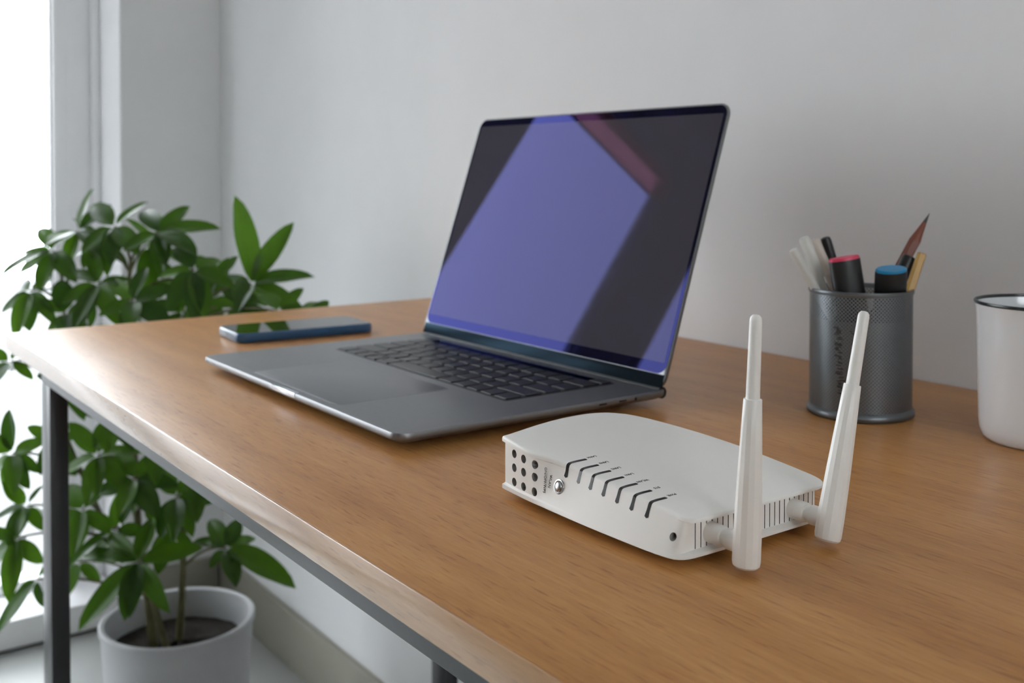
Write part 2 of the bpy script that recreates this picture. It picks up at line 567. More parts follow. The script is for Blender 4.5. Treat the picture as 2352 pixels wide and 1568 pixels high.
# ------------------------------------------------------------------ desk
DX1, DY1 = 1.40, 0.600
desk = thing('desk', 'oak-topped writing desk on a black steel frame against the white wall', 'desk', (0, 0, 0))
bm = bmesh.new()
add_box(bm, 0, DX1, 0.0012, DY1, H - 0.018, H, bevel=0.0006)
from_bm('desktop', bm, M_wood, desk, smooth=40)['label'] = 'oak laminate desktop'
box('edge_band', (0, DX1, 0, 0.0012, H - 0.018, H), M_edge, desk, bevel=0.0005)['label'] = 'satin edge band along the front of the desktop'
TZ = H - 0.018
LX0, LX1 = 0.008, 0.048
for (x0, x1) in ((LX0, LX1), (DX1 - LX1, DX1 - LX0)):
    for (y0, y1) in ((0.036, 0.056), (DY1 - 0.041, DY1 - 0.021)):
        lg = box('leg', (x0, x1, y0, y1, 0.004, TZ - 0.040), M_steel, desk, bevel=0.0012)
        box('foot_cap', (x0 + 0.002, x1 - 0.002, y0 + 0.002, y1 - 0.002, 0.0, 0.004), M_black, lg)
for (y0, y1) in ((0.036, 0.056), (DY1 - 0.041, DY1 - 0.021)):
    box('apron_rail', (LX0, DX1 - LX0, y0, y1, TZ - 0.040, TZ - 0.0002), M_steel, desk, bevel=0.0012)
for (x0, x1) in ((LX0, LX1), (DX1 - LX1, DX1 - LX0)):
    box('side_rail', (x0, x1, 0.0565, DY1 - 0.0415, TZ - 0.040, TZ - 0.0002), M_steel, desk, bevel=0.0012)

# ------------------------------------------------------------------ laptop
LW, LD = 0.3635, 0.2459
LID = math.radians(18.58)                  # lean of the lid behind the vertical
lap = thing('laptop', 'open dark grey laptop with a black keyboard and glossy screen', 'laptop', (0.3402, 0.1057, H))
# base: underside drawn in, straight rim
bm = slab_bm([[(x, y, z) for (x, y) in round_rect(d, LW - d, d, LD - d, 0.011 - min(d, 0.009), 8)]
              for (d, z) in ((0.024, 0.0024), (0.013, 0.0032), (0.0060, 0.0048), (0.0020, 0.0066), (0.0004, 0.0078), (0.0, 0.0086), (0.0, 0.0118), (0.0004, 0.0124), (0.0009, 0.0125))])
body = from_bm('base', bm, M_alu, lap, smooth=35)
for (x, y) in ((0.035, 0.03), (LW - 0.035, 0.03), (0.035, LD - 0.03), (LW - 0.035, LD - 0.03)):
    o = from_bm('rubber_foot', lathe_bm([(0, 0), (0.007, 0.0), (0.0075, 0.001), (0.0075, 0.0024), (0, 0.0024)], 20), M_black, lap, smooth=40)
    o.location = (x, y, 0)
# finger notch in the front rim
bm = bmesh.new()
add_box(bm, LW / 2 - 0.0225, LW / 2 + 0.0225, -0.0004, 0.0040, 0.0086, 0.01256, bevel=0.0003)
from_bm('finger_notch', bm, M_alu_bright, lap, smooth=40)['label'] = 'bright polished finger notch'
# trackpad
from_bm('trackpad', rounded_slab(LW / 2 - 0.080, LW / 2 + 0.080, 0.008, 0.106, 0.0122, 0.01262, 0.004, 0.0001), M_pad, lap, smooth=40)
# keyboard
KX0, KX1, KY0, KY1 = 0.0405, 0.3225, 0.1155, 0.2255
kb = from_bm('keyboard', rounded_slab(KX0, KX1, KY0, KY1, 0.0118, 0.01262, 0.003, 0.0001), M_well, lap, smooth=40)
key_cache = {}
def key(x0, w, y0, d):
    kk = (round(w, 4), round(d, 4))
    if kk not in key_cache:
        b2 = rounded_slab(0, w, 0, d, 0.0, 0.0012, 0.0014, 0.0003, 3)
        me = bpy.data.meshes.new('key')
        bmesh.ops.recalc_face_normals(b2, faces=b2.faces)
        b2.to_mesh(me)
        b2.free()
        me.materials.append(M_key)
        key_cache[kk] = me
    o = link('key', key_cache[kk], None, kb)
    o.location = (x0, y0, 0.01262)
U = 1.0
rows = [
    ([1.0] * 4 + [1.25] + [5.0] + [1.25] + [1.0, 1.0, 1.0, 1.0], 0.0155),
    ([2.35] + [1.0] * 10 + [2.35], 0.0160),
    ([1.85] + [1.0] * 11 + [1.85], 0.0160),
    ([1.55] + [1.0] * 12 + [1.15], 0.0160),
    ([1.0] * 13 + [1.7], 0.0160),
]
gap = 0.0032
y = KY0 + 0.0025
for widths, d in rows:
    tot = KX1 - KX0 - 0.005
    unit = (tot - gap * (len(widths) - 1)) / sum(widths)
    x = KX0 + 0.0025
    for w in widths:
        key(x, w * unit, y, d)
        x += w * unit + gap
    y += d + gap
from_bm('touch_bar', rounded_slab(KX0 + 0.022, KX1 - 0.022, y, y + 0.010, 0.0122, 0.0130, 0.001, 0.0001), M_bezel, lap, smooth=40)
key(KX0 + 0.0025, 0.0165, y, 0.010)
key(KX1 - 0.019, 0.0165, y, 0.010)
# ports in the right rim
for (yy, w, hh) in ((0.172, 0.0090, 0.0026), (0.192, 0.0090, 0.0026), (0.208, 0.0035, 0.0035)):
    bm = bmesh.new()
    add_box(bm, LW - 0.0020, LW + 0.00012, yy, yy + w, 0.0095 - hh / 2, 0.0095 + hh / 2, bevel=0.0009)
    from_bm('port', bm, M_black, lap, smooth=40)
# hinge barrel
bm = lathe_bm([(0, 0.012), (0.0046, 0.012), (0.0046, LW - 0.003), (0, LW - 0.003)], 20, mat4=Matrix.Translation((0, LD - 0.0055, 0.0098)) @ Matrix.Rotation(math.pi / 2, 4, 'Y'))
from_bm('hinge', bm, M_hinge, lap, smooth=40)
# lid: built lying in its own plane (x, height, thickness) and leaned back about the hinge
LL = 0.2410
lid_m = Matrix.Translation((0, LD - 0.0080, 0.0120)) @ Matrix.Rotation(math.pi / 2 - LID, 4, 'X')
bm = slab_bm([[(x, yv, z) for (x, yv) in round_rect(d, LW - d, 0.001 + d * 0.3, LL - d, 0.011 - min(d, 0.009), 8)]
              for (d, z) in ((0.010, -0.0048), (0.004, -0.0045), (0.0012, -0.0036), (0.0, -0.0022), (0.0, -0.0004), (0.0006, 0.0))])
lid = from_bm('lid', bm, M_alu, lap, smooth=35)
lid.matrix_basis = lid_m
from_bm('screen_border', rounded_slab(0.0016, LW - 0.0016, 0.0125, LL - 0.0016, -0.0006, 0.00015, 0.0095, 0.00005), M_bezel, lid)['label'] = 'black glass screen border'
from_bm('display', rounded_slab(0.0050, LW - 0.0050, 0.0215, LL - 0.0090, -0.0002, 0.00022, 0.0015, 0.00002), M_display, lid)['label'] = 'dark switched-off display reflecting the window'
box('chin', (0.0016, LW - 0.0016, 0.0015, 0.0122, -0.0006, 0.0002), M_chin, lid, bevel=0.0001)

# ------------------------------------------------------------------ phone
ph = thing('smartphone', 'blue smartphone lying face up on the desk beside the laptop', 'phone', (0.1955, 0.2660, H), math.radians(-4.5))
PW, PL, PT = 0.0765, 0.1580, 0.0105
bm = slab_bm([[(x, y, z) for (x, y) in round_rect(-PW / 2 + d, PW / 2 - d, -PL / 2 + d, PL / 2 - d, 0.011 - d, 8)]
              for (d, z) in ((0.0030, 0.0), (0.0012, 0.0006), (0.0002, 0.0022), (0.0, 0.0045), (0.0, 0.0078), (0.0004, 0.0096), (0.0014, 0.0104), (0.0022, 0.0105))])
from_bm('case', bm, M_phone, ph, smooth=40)
sc_ = from_bm('screen', rounded_slab(-PW / 2 + 0.0024, PW / 2 - 0.0024, -PL / 2 + 0.0024, PL / 2 - 0.0024, 0.0098, 0.01062, 0.009, 0.00006), M_phone_glass, ph)
sc_['label'] = 'glossy black screen'
box('earpiece', (-0.006, 0.006, PL / 2 - 0.0060, PL / 2 - 0.0050, 0.01060, 0.01066), M_black, sc_)
for (y0, y1) in ((0.012, 0.024), (0.030, 0.052)):
    box('side_button', (PW / 2 - 0.0004, PW / 2 + 0.0006, y0, y1, 0.0050, 0.0074), M_phone, ph, bevel=0.0003)
bm = bmesh.new()
add_box(bm, -0.0045, 0.0045, -PL / 2 - 0.0001, -PL / 2 + 0.001, 0.0046, 0.0072, bevel=0.0004)
from_bm('charging_port', bm, M_black, ph, smooth=40)

# ------------------------------------------------------------------ router
rt = thing('wifi_router', 'small white wireless router with two upright antennas on the desk', 'router', (0, 0, H))
OUT = [(.8172, .1085), (.826, .1077), (.835, .107), (.848, .1064), (.860, .106), (.875, .1056), (.890, .1055), (.903, .1057), (.915, .106), (.926, .1063), (.935, .1068), (.941, .1072), (.946, .1078),
       (.9497, .1085), (.9525, .1095), (.9545, .1112), (.9560, .1135), (.9568, .116), (.9572, .119), (.9575, .127), (.9576, .135), (.9576, .150), (.9576, .165), (.9576, .180),
       (.9576, .195), (.9575, .203), (.9574, .208), (.9568, .2118), (.9555, .2145), (.9535, .217), (.951, .2185), (.947, .2196), (.943, .220), (.932, .2205), (.920, .2207), (.907, .2207), (.893, .2205),
       (.879, .2190), (.865, .217), (.852, .2142), (.840, .211), (.831, .2085), (.824, .2055), (.818, .2020), (.8135, .1975), (.8105, .1935), (.8085, .189), (.8068, .183), (.806, .176), (.8061, .168),
       (.8065, .160), (.8075, .151), (.809, .143), (.8107, .135), (.8125, .128), (.8142, .121), (.8158, .115)]
ROUT = 0.0042
def r_top(x):
    return 0.0350 - 0.0875 * (x - 0.820)
def outward(i):
    a, b = OUT[i - 1], OUT[(i + 1) % len(OUT)]
    t = Vector((b[0] - a[0], b[1] - a[1])).normalized()
    return Vector((t.y, -t.x))
NRM = [outward(i) for i in range(len(OUT))]
def r_ring(t, inset, waist, lift=0.0):
    ring = []
    for (x, yv), nv in zip(OUT, NRM):
        w = smoothstep(0.846, 0.870, x)
        front = max(0.0, -nv.y)
        wd = waist * (0.0042 * (1 - front) + 0.0012 * front * (1 - w))
        px = x - nv.x * (inset + wd)
        py = yv - nv.y * (inset + wd)
        back_off = 0.0088 * w * (1 - smoothstep(0.109, 0.125, yv)) * t * (1 - 0.35 * smoothstep(0.945, 0.957, x))
        py += back_off
        z = ROUT + t * (r_top(px) - ROUT) + lift
        ring.append((px, py, z))
    return ring
rings = [r_ring(-0.02, 0.0080, 0), r_ring(-0.005, 0.0030, 0), r_ring(0.015, 0.0010, 0), r_ring(0.04, 0.0, 0), r_ring(0.115, 0.0, 0), r_ring(0.132, 0.0, 0.6), r_ring(0.15, 0.0, 1), r_ring(0.30, 0.0, 1),
         r_ring(0.50, 0, 1), r_ring(0.70, 0, 1), r_ring(0.885, 0.0, 1), r_ring(0.892, 0.0, 0.6), r_ring(0.90, 0.0, 0), r_ring(0.950, 0.0, 0), r_ring(0.975, 0.0002, 0), r_ring(0.992, 0.0007, 0), r_ring(1.0, 0.0016, 0), r_ring(1.0, 0.0045, 0, 0.00015)]
bm = bmesh.new()
rv = [[bm.verts.new(q) for q in rg] for rg in rings]
n = len(OUT)
for a, b in zip(rv, rv[1:]):
    for i in range(n):
        j = (i + 1) % n
        bm.faces.new((a[i], a[j], b[j], b[i]))
bm.faces.new(rv[0][::-1])
bm.faces.new(rv[-1])
casing = from_bm('casing', bm, M_white, rt, smooth=38)
casing.data.materials.append(M_hole)
casing.data.materials.append(M_slot)
# cutters for the vent holes, the power socket and the side slots
cut = bmesh.new()
def cut_cyl(x, z, r, y0, y1):
    before = set(cut.faces)
    lathe_bm([(0, 0), (r, 0), (r, y1 - y0), (0, y1 - y0)], 24, bm=cut, mat4=Matrix.Translation((x, y1, z)) @ Matrix.Rotation(math.pi / 2, 4, 'X'))
    for fc in set(cut.faces) - before:
        fc.material_index = 1
for r_, zz in enumerate((0.0114, 0.0194, 0.0272)):
    for c_, x in enumerate((0.8285, 0.8380, 0.8484)):
        cut_cyl(x, zz - (0.0007 * c_ if r_ == 2 else 0.0002 * c_), 0.00235, 0.100, 0.1150)
cut_cyl(0.9492, 0.0140, 0.0019, 0.100, 0.1170)
cut_cyl(0.8672, 0.0180, 0.0038, 0.100, 0.1110)
ys = 0.1230
while ys < 0.2100:
    before = set(cut.faces)
    z1 = ROUT + 0.80 * (r_top(0.953) - ROUT)
    add_box(cut, 0.9515, 0.965, ys - 0.00028, ys + 0.00028, 0.0072, z1)
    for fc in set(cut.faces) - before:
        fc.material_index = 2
    ys += 0.00375
bmesh.ops.recalc_face_normals(cut, faces=cut.faces)
cme = bpy.data.meshes.new('cutter')
cut.to_mesh(cme)
cut.free()
for mm in (M_white, M_hole, M_slot):
    cme.materials.append(mm)
cob = link('cutter', cme)
cob.location = (0, 0, H)
md = casing.modifiers.new('holes', 'BOOLEAN')
md.operation = 'DIFFERENCE'
md.solver = 'EXACT'
md.object = cob
bpy.context.view_layer.update()
dg = bpy.context.evaluated_depsgraph_get()
new_me = bpy.data.meshes.new_from_object(casing.evaluated_get(dg))
casing.modifiers.clear()
casing.data = new_me
new_me.set_sharp_from_angle(angle=math.radians(38))
bpy.data.objects.remove(cob)
tmpb = bmesh.new()
tmpb.from_mesh(new_me)
bvh = BVHTree.FromBMesh(tmpb)
tmpb.free()
def hit_down(x, yv):
    r = bvh.ray_cast(Vector((x, yv, 0.06)), Vector((0, 0, -1)))
    return r[0], r[1]
def hit_front(x, z):
    r = bvh.ray_cast(Vector((x, 0.05, z)), Vector((0, 1, 0)))
    return r[0], r[1]
# rubber feet
for (x, yv) in ((0.830, 0.125), (0.942, 0.125), (0.942, 0.203), (0.835, 0.195)):
    o = from_bm('rubber_foot', lathe_bm([(0, 0), (0.004, 0), (0.0043, 0.0006), (0.0043, 0.0042), (0, 0.0042)], 20), M_black, rt, smooth=40)
    o.location = (x, yv, 0)
# light pipes that wrap over the front edge
LED_X = [0.8705, 0.8803, 0.8900, 0.9001, 0.9103, 0.9207, 0.9312]
LED_NAMES = ['LAN4', 'LAN3', 'LAN2', 'LAN1', 'WLAN', 'SYS', 'PWR']
for x, nm in zip(LED_X, LED_NAMES):
    cols = []
    for dx in (-0.00098, 0.0, 0.00098):
        path = []
        top0, _n = hit_down(x + dx, 0.1215)
        zc = top0.z - 0.0040
        for k in range(5):
            yv = 0.1256 - 0.0036 * k / 4 + (0.0004 if dx == 0 and k == 0 else 0)
            hp, hn = hit_down(x + dx, yv)
            path.append(hp + Vector((0, 0, 0.00014)))
        cc = Vector((x + dx, 0.1215, zc))
        for k in range(1, 16):
            th = math.radians(90 * k / 16)
            dv = Vector((0, -math.sin(th), math.cos(th)))
            r = bvh.ray_cast(cc + dv * 0.03, -dv)
            path.append(r[0] + dv * 0.00016)
        for k in range(4):
            z = zc - 0.0028 * k / 3
            if k == 3 and dx == 0:
                z -= 0.0006
            hp, hn = hit_front(x + dx * (1.0 + 0.10 * k), z)
            path.append(hp + Vector((0, -0.00014, 0)))
        cols.append(path)
    bm = bmesh.new()
    gv = [[bm.verts.new(q) for q in c] for c in cols]
    for a, b in zip(gv, gv[1:]):
        for i in range(len(a) - 1):
            bm.faces.new((a[i], b[i], b[i + 1], a[i + 1]))
    ext = bmesh.ops.extrude_face_region(bm, geom=list(bm.faces))
    for v in [g for g in ext['geom'] if isinstance(g, bmesh.types.BMVert)]:
        v.co += Vector((0, 0.0004, -0.0004))
    from_bm('light_pipe', bm, M_led, rt, smooth=50)
    hp, hn = hit_down(x - 0.0015, 0.1308)
    zax = hn.normalized()
    xax = Vector((0, -1, 0))                   # the lettering reads towards the front edge
    xax = (xax - zax * xax.dot(zax)).normalized()
    yax = zax.cross(xax)
    mt = Matrix((xax, yax, zax)).transposed().to_4x4()
    mt.translation = hp + zax * 0.00004
    text_mesh('printed_label', nm, 0.0026, M_ink, rt, mt)
# pairing button, with its lettering reading down the front
hp, hn = hit_front(0.8728, 0.0180)
bz = -hn if hn.y > 0 else hn
bm4 = Matrix.Translation((0.8672, hp.y, 0.0180)) @ Vector((0, 0, 1)).rotation_difference(Vector((0, bz.y, bz.z)).normalized()).to_matrix().to_4x4()
from_bm('button_bezel', lathe_bm([(0.0029, -0.0015), (0.0029, 0.0006), (0.0032, 0.0009), (0.0037, 0.0008), (0.0038, 0.0), (0.0038, -0.0015), (0.0029, -0.0015)], 32, mat4=bm4), M_chrome, rt, smooth=40)
from_bm('button_cap', lathe_bm([(0, -0.0015), (0.0026, -0.0015), (0.0026, 0.0008), (0.0022, 0.0013), (0.0012, 0.0016), (0, 0.0017)], 32, mat4=bm4), M_chrome, rt, smooth=60)
for (x, z, s, size) in ((0.8567, 0.0192, 'ON/OFF/WPS', 0.0023), (0.8602, 0.0192, 'WLAN', 0.0023)):
    hp, hn = hit_front(x, z)
    zax = hn.normalized()
    if zax.y > 0:
        zax = -zax
    xax = Vector((0, 0, -1))
    xax = (xax - zax * xax.dot(zax)).normalized()
    yax = zax.cross(xax)
    mt = Matrix((xax, yax, zax)).transposed().to_4x4()
    mt.translation = hp + zax * 0.00035
    text_mesh('printed_label', s, size, M_ink, rt, mt)
# aerials
def antenna(base, tip):
    base, tip = Vector(base), Vector(tip)
    ax = (tip - base)
    ln = ax.length
    q = Vector((0, 0, 1)).rotation_difference(ax.normalized()).to_matrix().to_4x4()
    m4 = Matrix.Translation(base) @ q
    prof = [(0, 0.0), (0.0052, 0.0002), (0.0062, 0.0012), (0.0066, 0.0030), (0.0066, 0.012), (0.0060, 0.035), (0.0050, 0.060), (0.0043, 0.0768), (0.0041, 0.0772), (0, 0.0772)]
    an = from_bm('antenna', lathe_bm(prof, 14, mat4=m4), M_white, rt, smooth=25)
    prof2 = [(0, 0.0760), (0.0033, 0.0760), (0.0031, 0.095), (0.0029, ln - 0.0030), (0.0026, ln - 0.0014), (0.0016, ln - 0.0003), (0, ln)]
    from_bm('antenna_tip', lathe_bm(prof2, 14, mat4=m4), M_white, an, smooth=35)
    # swivel joint and its collar on the side of the casing
    c = base + ax.normalized() * 0.0100
    rx = Matrix.Translation((0.9515, c.y, c.z)) @ Matrix.Rotation(math.pi / 2, 4, 'Y')
    d = c.x - 0.9515
    from_bm('swivel_joint', lathe_bm([(0, 0), (0.0050, 0), (0.0050, 0.0100), (0.0047, 0.0108), (0.0038, 0.0112), (0.0038, 0.0138), (0.0049, 0.0142), (0.0049, d), (0, d)], 20, mat4=rx), M_white, an, smooth=40)
antenna((0.9762, 0.1325, 0.0034), (0.9762, 0.1384, 0.1192))
antenna((0.9765, 0.1905, 0.0036), (0.9765, 0.2192, 0.1144))

# ------------------------------------------------------------------ pencil cup and what stands in it
CUP = Vector((0.8071, 0.4515, H))
YAW = 0.9427
def mesh_cup_material():
    m, nt, N, L, b = new_mat('perforated_steel')
    out = N['Material Output']
    tc = N.new('ShaderNodeTexCoord')
    sx = N.new('ShaderNodeSeparateXYZ')
    L.new(tc.outputs['UV'], sx.inputs[0])
    def math_(op, a, bv=None, c=None):
        nd = N.new('ShaderNodeMath')
        nd.operation = op
        for k, s in enumerate((a, bv, c)):
            if s is None:
                continue
            if isinstance(s, (int, float)):
                nd.inputs[k].default_value = s
            else:
                L.new(s, nd.inputs[k])
        return nd.outputs[0]
    # diamond openings: u runs in units of openings round the wall, v up the wall
    u, v = sx.outputs[0], sx.outputs[1]
    a = math_('ABSOLUTE', math_('SUBTRACT', math_('FRACT', math_('ADD', u, v)), 0.5))
    c = math_('ABSOLUTE', math_('SUBTRACT', math_('FRACT', math_('SUBTRACT', u, v)), 0.5))
    hole = math_('MULTIPLY', math_('LESS_THAN', a, 0.33), math_('LESS_THAN', c, 0.33))
    b.inputs['Base Color'].default_value = (0.22, 0.24, 0.255, 1)
    b.inputs['Metallic'].default_value = 0.65
    b.inputs['Roughness'].default_value = 0.36
    tr = N.new('ShaderNodeBsdfTransparent')
    mx = N.new('ShaderNodeMixShader')
    L.new(math_('MULTIPLY', hole, 0.9), mx.inputs['Fac'])
    L.new(b.outputs[0], mx.inputs[1])
    L.new(tr.outputs[0], mx.inputs[2])
    L.new(mx.outputs[0], out.inputs['Surface'])
    return m
def sleeve_material():
    """dull grey printed sleeve inside the cup, with a worn reddish picture"""
    m, nt, N, L, b = new_mat('printed_sleeve')
    tc = N.new('ShaderNodeTexCoord')
    nz = N.new('ShaderNodeTexNoise')
    nz.inputs['Scale'].default_value = 22.0
    nz.inputs['Detail'].default_value = 2.0
    L.new(tc.outputs['Object'], nz.inputs['Vector'])
    rp = N.new('ShaderNodeValToRGB')
    e = rp.color_ramp.elements
    e[0].position, e[0].color = 0.40, (0.20, 0.215, 0.225, 1)
    e[1].position, e[1].color = 0.72, (0.20, 0.11, 0.105, 1)
    L.new(nz.outputs['Fac'], rp.inputs['Fac'])
    L.new(rp.outputs['Color'], b.inputs['Base Color'])
    b.inputs['Roughness'].default_value = 0.42
    return m
cup = thing('pencil_cup', 'round grey metal mesh pencil cup full of pens near the wall', 'pencil cup', CUP, YAW)
CR, CH = 0.0376, 0.0955
bm = bmesh.new()
uvl = bm.loops.layers.uv.new('UVMap')
nseg = 96
for (rr, flip) in ((CR, False), (CR - 0.0007, True)):
    ra = [bm.verts.new((rr * math.cos(2 * math.pi * i / nseg), rr * math.sin(2 * math.pi * i / nseg), 0.005)) for i in range(nseg)]
    rb = [bm.verts.new((rr * math.cos(2 * math.pi * i / nseg), rr * math.sin(2 * math.pi * i / nseg), CH - 0.002)) for i in range(nseg)]
    for i in range(nseg):
        j = (i + 1) % nseg
        fc = bm.faces.new((ra[i], ra[j], rb[j], rb[i]))
        fc.smooth = True
        for lp, (uu, vv) in zip(fc.loops, ((i, 0), (i + 1, 0), (i + 1, 1), (i, 1))):
            lp[uvl].uv = (uu * 84 / nseg, vv * 32)
me = bpy.data.meshes.new('wall')
bm.to_mesh(me)
bm.free()
link('mesh_wall', me, mesh_cup_material(), cup)
slv = from_bm('sleeve', lathe_bm([(CR - 0.0012, 0.006), (CR - 0.0012, 0.0735), (CR - 0.0016, 0.0735), (CR - 0.0016, 0.006), (CR - 0.0012, 0.006)], 64), sleeve_material(), cup, smooth=40)
slv['label'] = 'grey printed sleeve inside the mesh'
rp_ = random.Random(3)
bm = bmesh.new()
def print_stroke(ang, z, w, hgt):
    a0, a1 = ang - w / CR / 2, ang + w / CR / 2
    vs = []
    for rr in (CR + 0.00008, CR + 0.00020):
        for aa in (a0, (a0 + a1) / 2, a1):
            for zz in (z - hgt / 2, z + hgt / 2):
                vs.append(bm.verts.new((rr * math.cos(aa), rr * math.sin(aa), zz)))
    for q in ((6, 8, 9, 7), (8, 10, 11, 9), (0, 2, 8, 6), (2, 4, 10, 8), (1, 7, 9, 3), (3, 9, 11, 5), (0, 6, 7, 1), (4, 5, 11, 10)):
        bm.faces.new([vs[i] for i in q])
zz = 0.0690
while zz > 0.020:
    for k in range(3):
        print_stroke(math.radians(-134) + rp_.uniform(-0.05, 0.05) + 0.10 * (0.069 - zz) / 0.05, zz + rp_.uniform(-0.0008, 0.0008), rp_.uniform(0.0010, 0.0045), rp_.uniform(0.0004, 0.0011))
    zz -= 0.0023
for k in range(7):
    print_stroke(math.radians(-115) + rp_.uniform(-0.06, 0.06), 0.067 - 0.0016 * k, rp_.uniform(0.0010, 0.0035), 0.0006)
from_bm('worn_print', bm, M_ink, cup)['label'] = 'column of small worn dark lettering'
from_bm('rim', lathe_bm([(CR - 0.0014, CH - 0.0035), (CR + 0.0004, CH - 0.0036), (CR + 0.0010, CH - 0.0020), (CR + 0.0008, CH - 0.0004), (CR - 0.0002, CH), (CR - 0.0012, CH - 0.0006), (CR - 0.0014, CH - 0.0035)], 64), M_steelgrey, cup, smooth=60)
from_bm('bottom', lathe_bm([(0, 0.0), (CR + 0.0006, 0.0), (CR + 0.0020, 0.0014), (CR + 0.0018, 0.0040), (CR + 0.0004, 0.0064), (CR - 0.0012, 0.0068), (CR - 0.0014, 0.0030), (0, 0.0030)], 64), M_steelgrey, cup, smooth=50)

def stick(name, label, cat, low, top, group='pens and pencils in the mesh cup'):
    """an Empty at the foot of a pen in the cup, its z axis along the pen; returns (empty, length)"""
    rot = Matrix.Rotation(YAW, 3, 'Z')
    a = CUP + rot @ Vector(low)
    b = CUP + rot @ Vector(top)
    d = b - a
    o = thing(name, label, cat, a, 0, group)
    o.rotation_mode = 'QUATERNION'
    z = d.normalized()
    x = (rot @ Vector((1, 0, 0)))
    x = (x - z * x.dot(z)).normalized()
    o.rotation_quaternion = Matrix((x, z.cross(x), z)).transposed().to_quaternion()
    return o, d.length

def round_pen(name, label, cat, low, top, r, mats, capl=0.03):
    o, ln = stick(name, label, cat, low, top)
    from_bm('barrel', lathe_bm([(0, 0), (r * 0.35, 0.0), (r * 0.9, 0.010), (r * 0.92, ln - capl), (0, ln - capl)], 18), mats[0], o, smooth=40)
    from_bm('end_cap', lathe_bm([(0, ln - capl - 0.001), (r, ln - capl - 0.001), (r, ln - 0.003), (r * 0.86, ln - 0.0006), (r * 0.5, ln), (0, ln)], 18), mats[1], o, smooth=40)
    return o, ln

round_pen('pen', 'white pen leaning furthest left in the mesh cup', 'pen', (0.0160, 0.000, 0.0050), (-0.0525, -0.002, 0.1250), 0.0036, (M_pen_white, M_pen_white))
o, ln = round_pen('pen', 'taller white pen with a pocket clip beside the leftmost one in the cup', 'pen', (0.0060, 0.008, 0.0050), (-0.0415, 0.008, 0.1335), 0.0042, (M_pen_white, M_pen_white))
box('clip', (0.0036, 0.0048, -0.0015, 0.0015, ln - 0.034, ln - 0.004), M_pen_white, o, bevel=0.0004)
round_pen('pen', 'cream pen behind the white pens and left of the black fineliner', 'pen', (0.0240, 0.016, 0.0050), (-0.0310, 0.018, 0.1310), 0.0044, (M_pen_cream, M_pen_cream))
round_pen('fineliner', 'thin black capped fineliner behind the pink-ended marker', 'pen', (0.0180, 0.026, 0.0050), (-0.0210, 0.022, 0.1325), 0.0042, (M_black, M_black))
def marker(label, low, top, endmat, tilt_end):
    o, ln = stick('highlighter', label, 'marker', low, top)
    prof = [(0, 0), (0.0100, 0.0), (0.0115, 0.004), (0.0118, ln - 0.0030), (0.0116, ln - 0.0022), (0, ln - 0.0022)]
    from_bm('barrel', lathe_bm(prof, 36, 1.0, 0.62), M_black, o, smooth=40)
    from_bm('end_plug', lathe_bm([(0, ln - 0.0030), (0.0114, ln - 0.0030), (0.0114, ln - 0.0008), (0.0106, ln), (0, ln + 0.0002)], 36, 1.0, 0.62), endmat, o, smooth=40)
    return o
marker('black flat highlighter with a pink end in the mesh cup', (0.0020, -0.014, 0.0050), (-0.0175, -0.014, 0.1200), M_pink, 0)
marker('black flat highlighter with a bright blue end in the mesh cup', (0.0215, 0.005, 0.0050), (0.0145, -0.024, 0.1125), M_blue, 0)
# pencils: hexagonal shaft, sharpened cone, lead
def pencil(label, low, top, r, mat, cone):
    o, ln = stick('pencil', label, 'pencil', low, top)
    from_bm('shaft', lathe_bm([(0, 0), (r, 0), (r, ln - cone), (0, ln - cone)], 6), mat, o)
    return o, ln
o, ln = pencil('red-brown pencil standing tallest, sharpened tip up', (-0.0230, 0.006, 0.0050), (0.0583, 0.016, 0.1515), 0.0045, M_brown, 0.024)
from_bm('sharpened_end', lathe_bm([(0, ln - 0.0245), (0.0044, ln - 0.0245), (0.0015, ln - 0.008), (0, ln - 0.008)], 16), M_brown, o, smooth=60)
from_bm('lead_tip', lathe_bm([(0, ln - 0.0085), (0.0016, ln - 0.0085), (0.0002, ln), (0, ln)], 12), M_lead, o, smooth=60)
o, ln = pencil('yellow pencil with a flat end at the right edge of the cup', (-0.0020, -0.026, 0.0050), (0.0448, -0.004, 0.1215), 0.0036, M_yellow, 0.0)
from_bm('flat_end', lathe_bm([(0, ln - 0.0005), (0.0033, ln - 0.0005), (0.0031, ln + 0.0003), (0, ln + 0.0003)], 12), M_cutwood, o)
round_pen('marker_pen', 'black tapered marker pen leaning right beneath the red-brown pencil', 'pen', (-0.0090, 0.000, 0.0050), (0.0385, 0.004, 0.1195), 0.0055, (M_black, M_black), 0.045)

# ------------------------------------------------------------------ mug
mug = thing('mug', 'white enamel mug with a thin dark rim at the right edge', 'mug', (0.9347, 0.4816, H))
MH, MR = 0.0950, 0.0440
prof_o = [(0, 0.0012), (0.036, 0.0012), (0.0368, 0.0), (0.0385, 0.0006), (0.0408, 0.0030), (0.0424, 0.0080), (0.0430, 0.0150), (0.0438, 0.050), (0.0446, 0.080), (0.0452, MH - 0.004), (0.0458, MH - 0.0012)]
prof_i = [(0.0448, MH - 0.0012), (0.0440, MH - 0.004), (0.0434, 0.080), (0.0422, 0.020), (0.0395, 0.006), (0.034, 0.0030), (0, 0.0030)]
from_bm('body', lathe_bm(prof_o + prof_i, 64), M_enamel, mug, smooth=50)
from_bm('rim', lathe_bm([(0.0446, MH - 0.0016), (0.0460, MH - 0.0016), (0.0465, MH - 0.0004), (0.0460, MH + 0.0006), (0.0449, MH + 0.0006), (0.0444, MH - 0.0004), (0.0446, MH - 0.0016)], 64), M_rim, mug, smooth=60)['label'] = 'thin dark rim'
hm = []
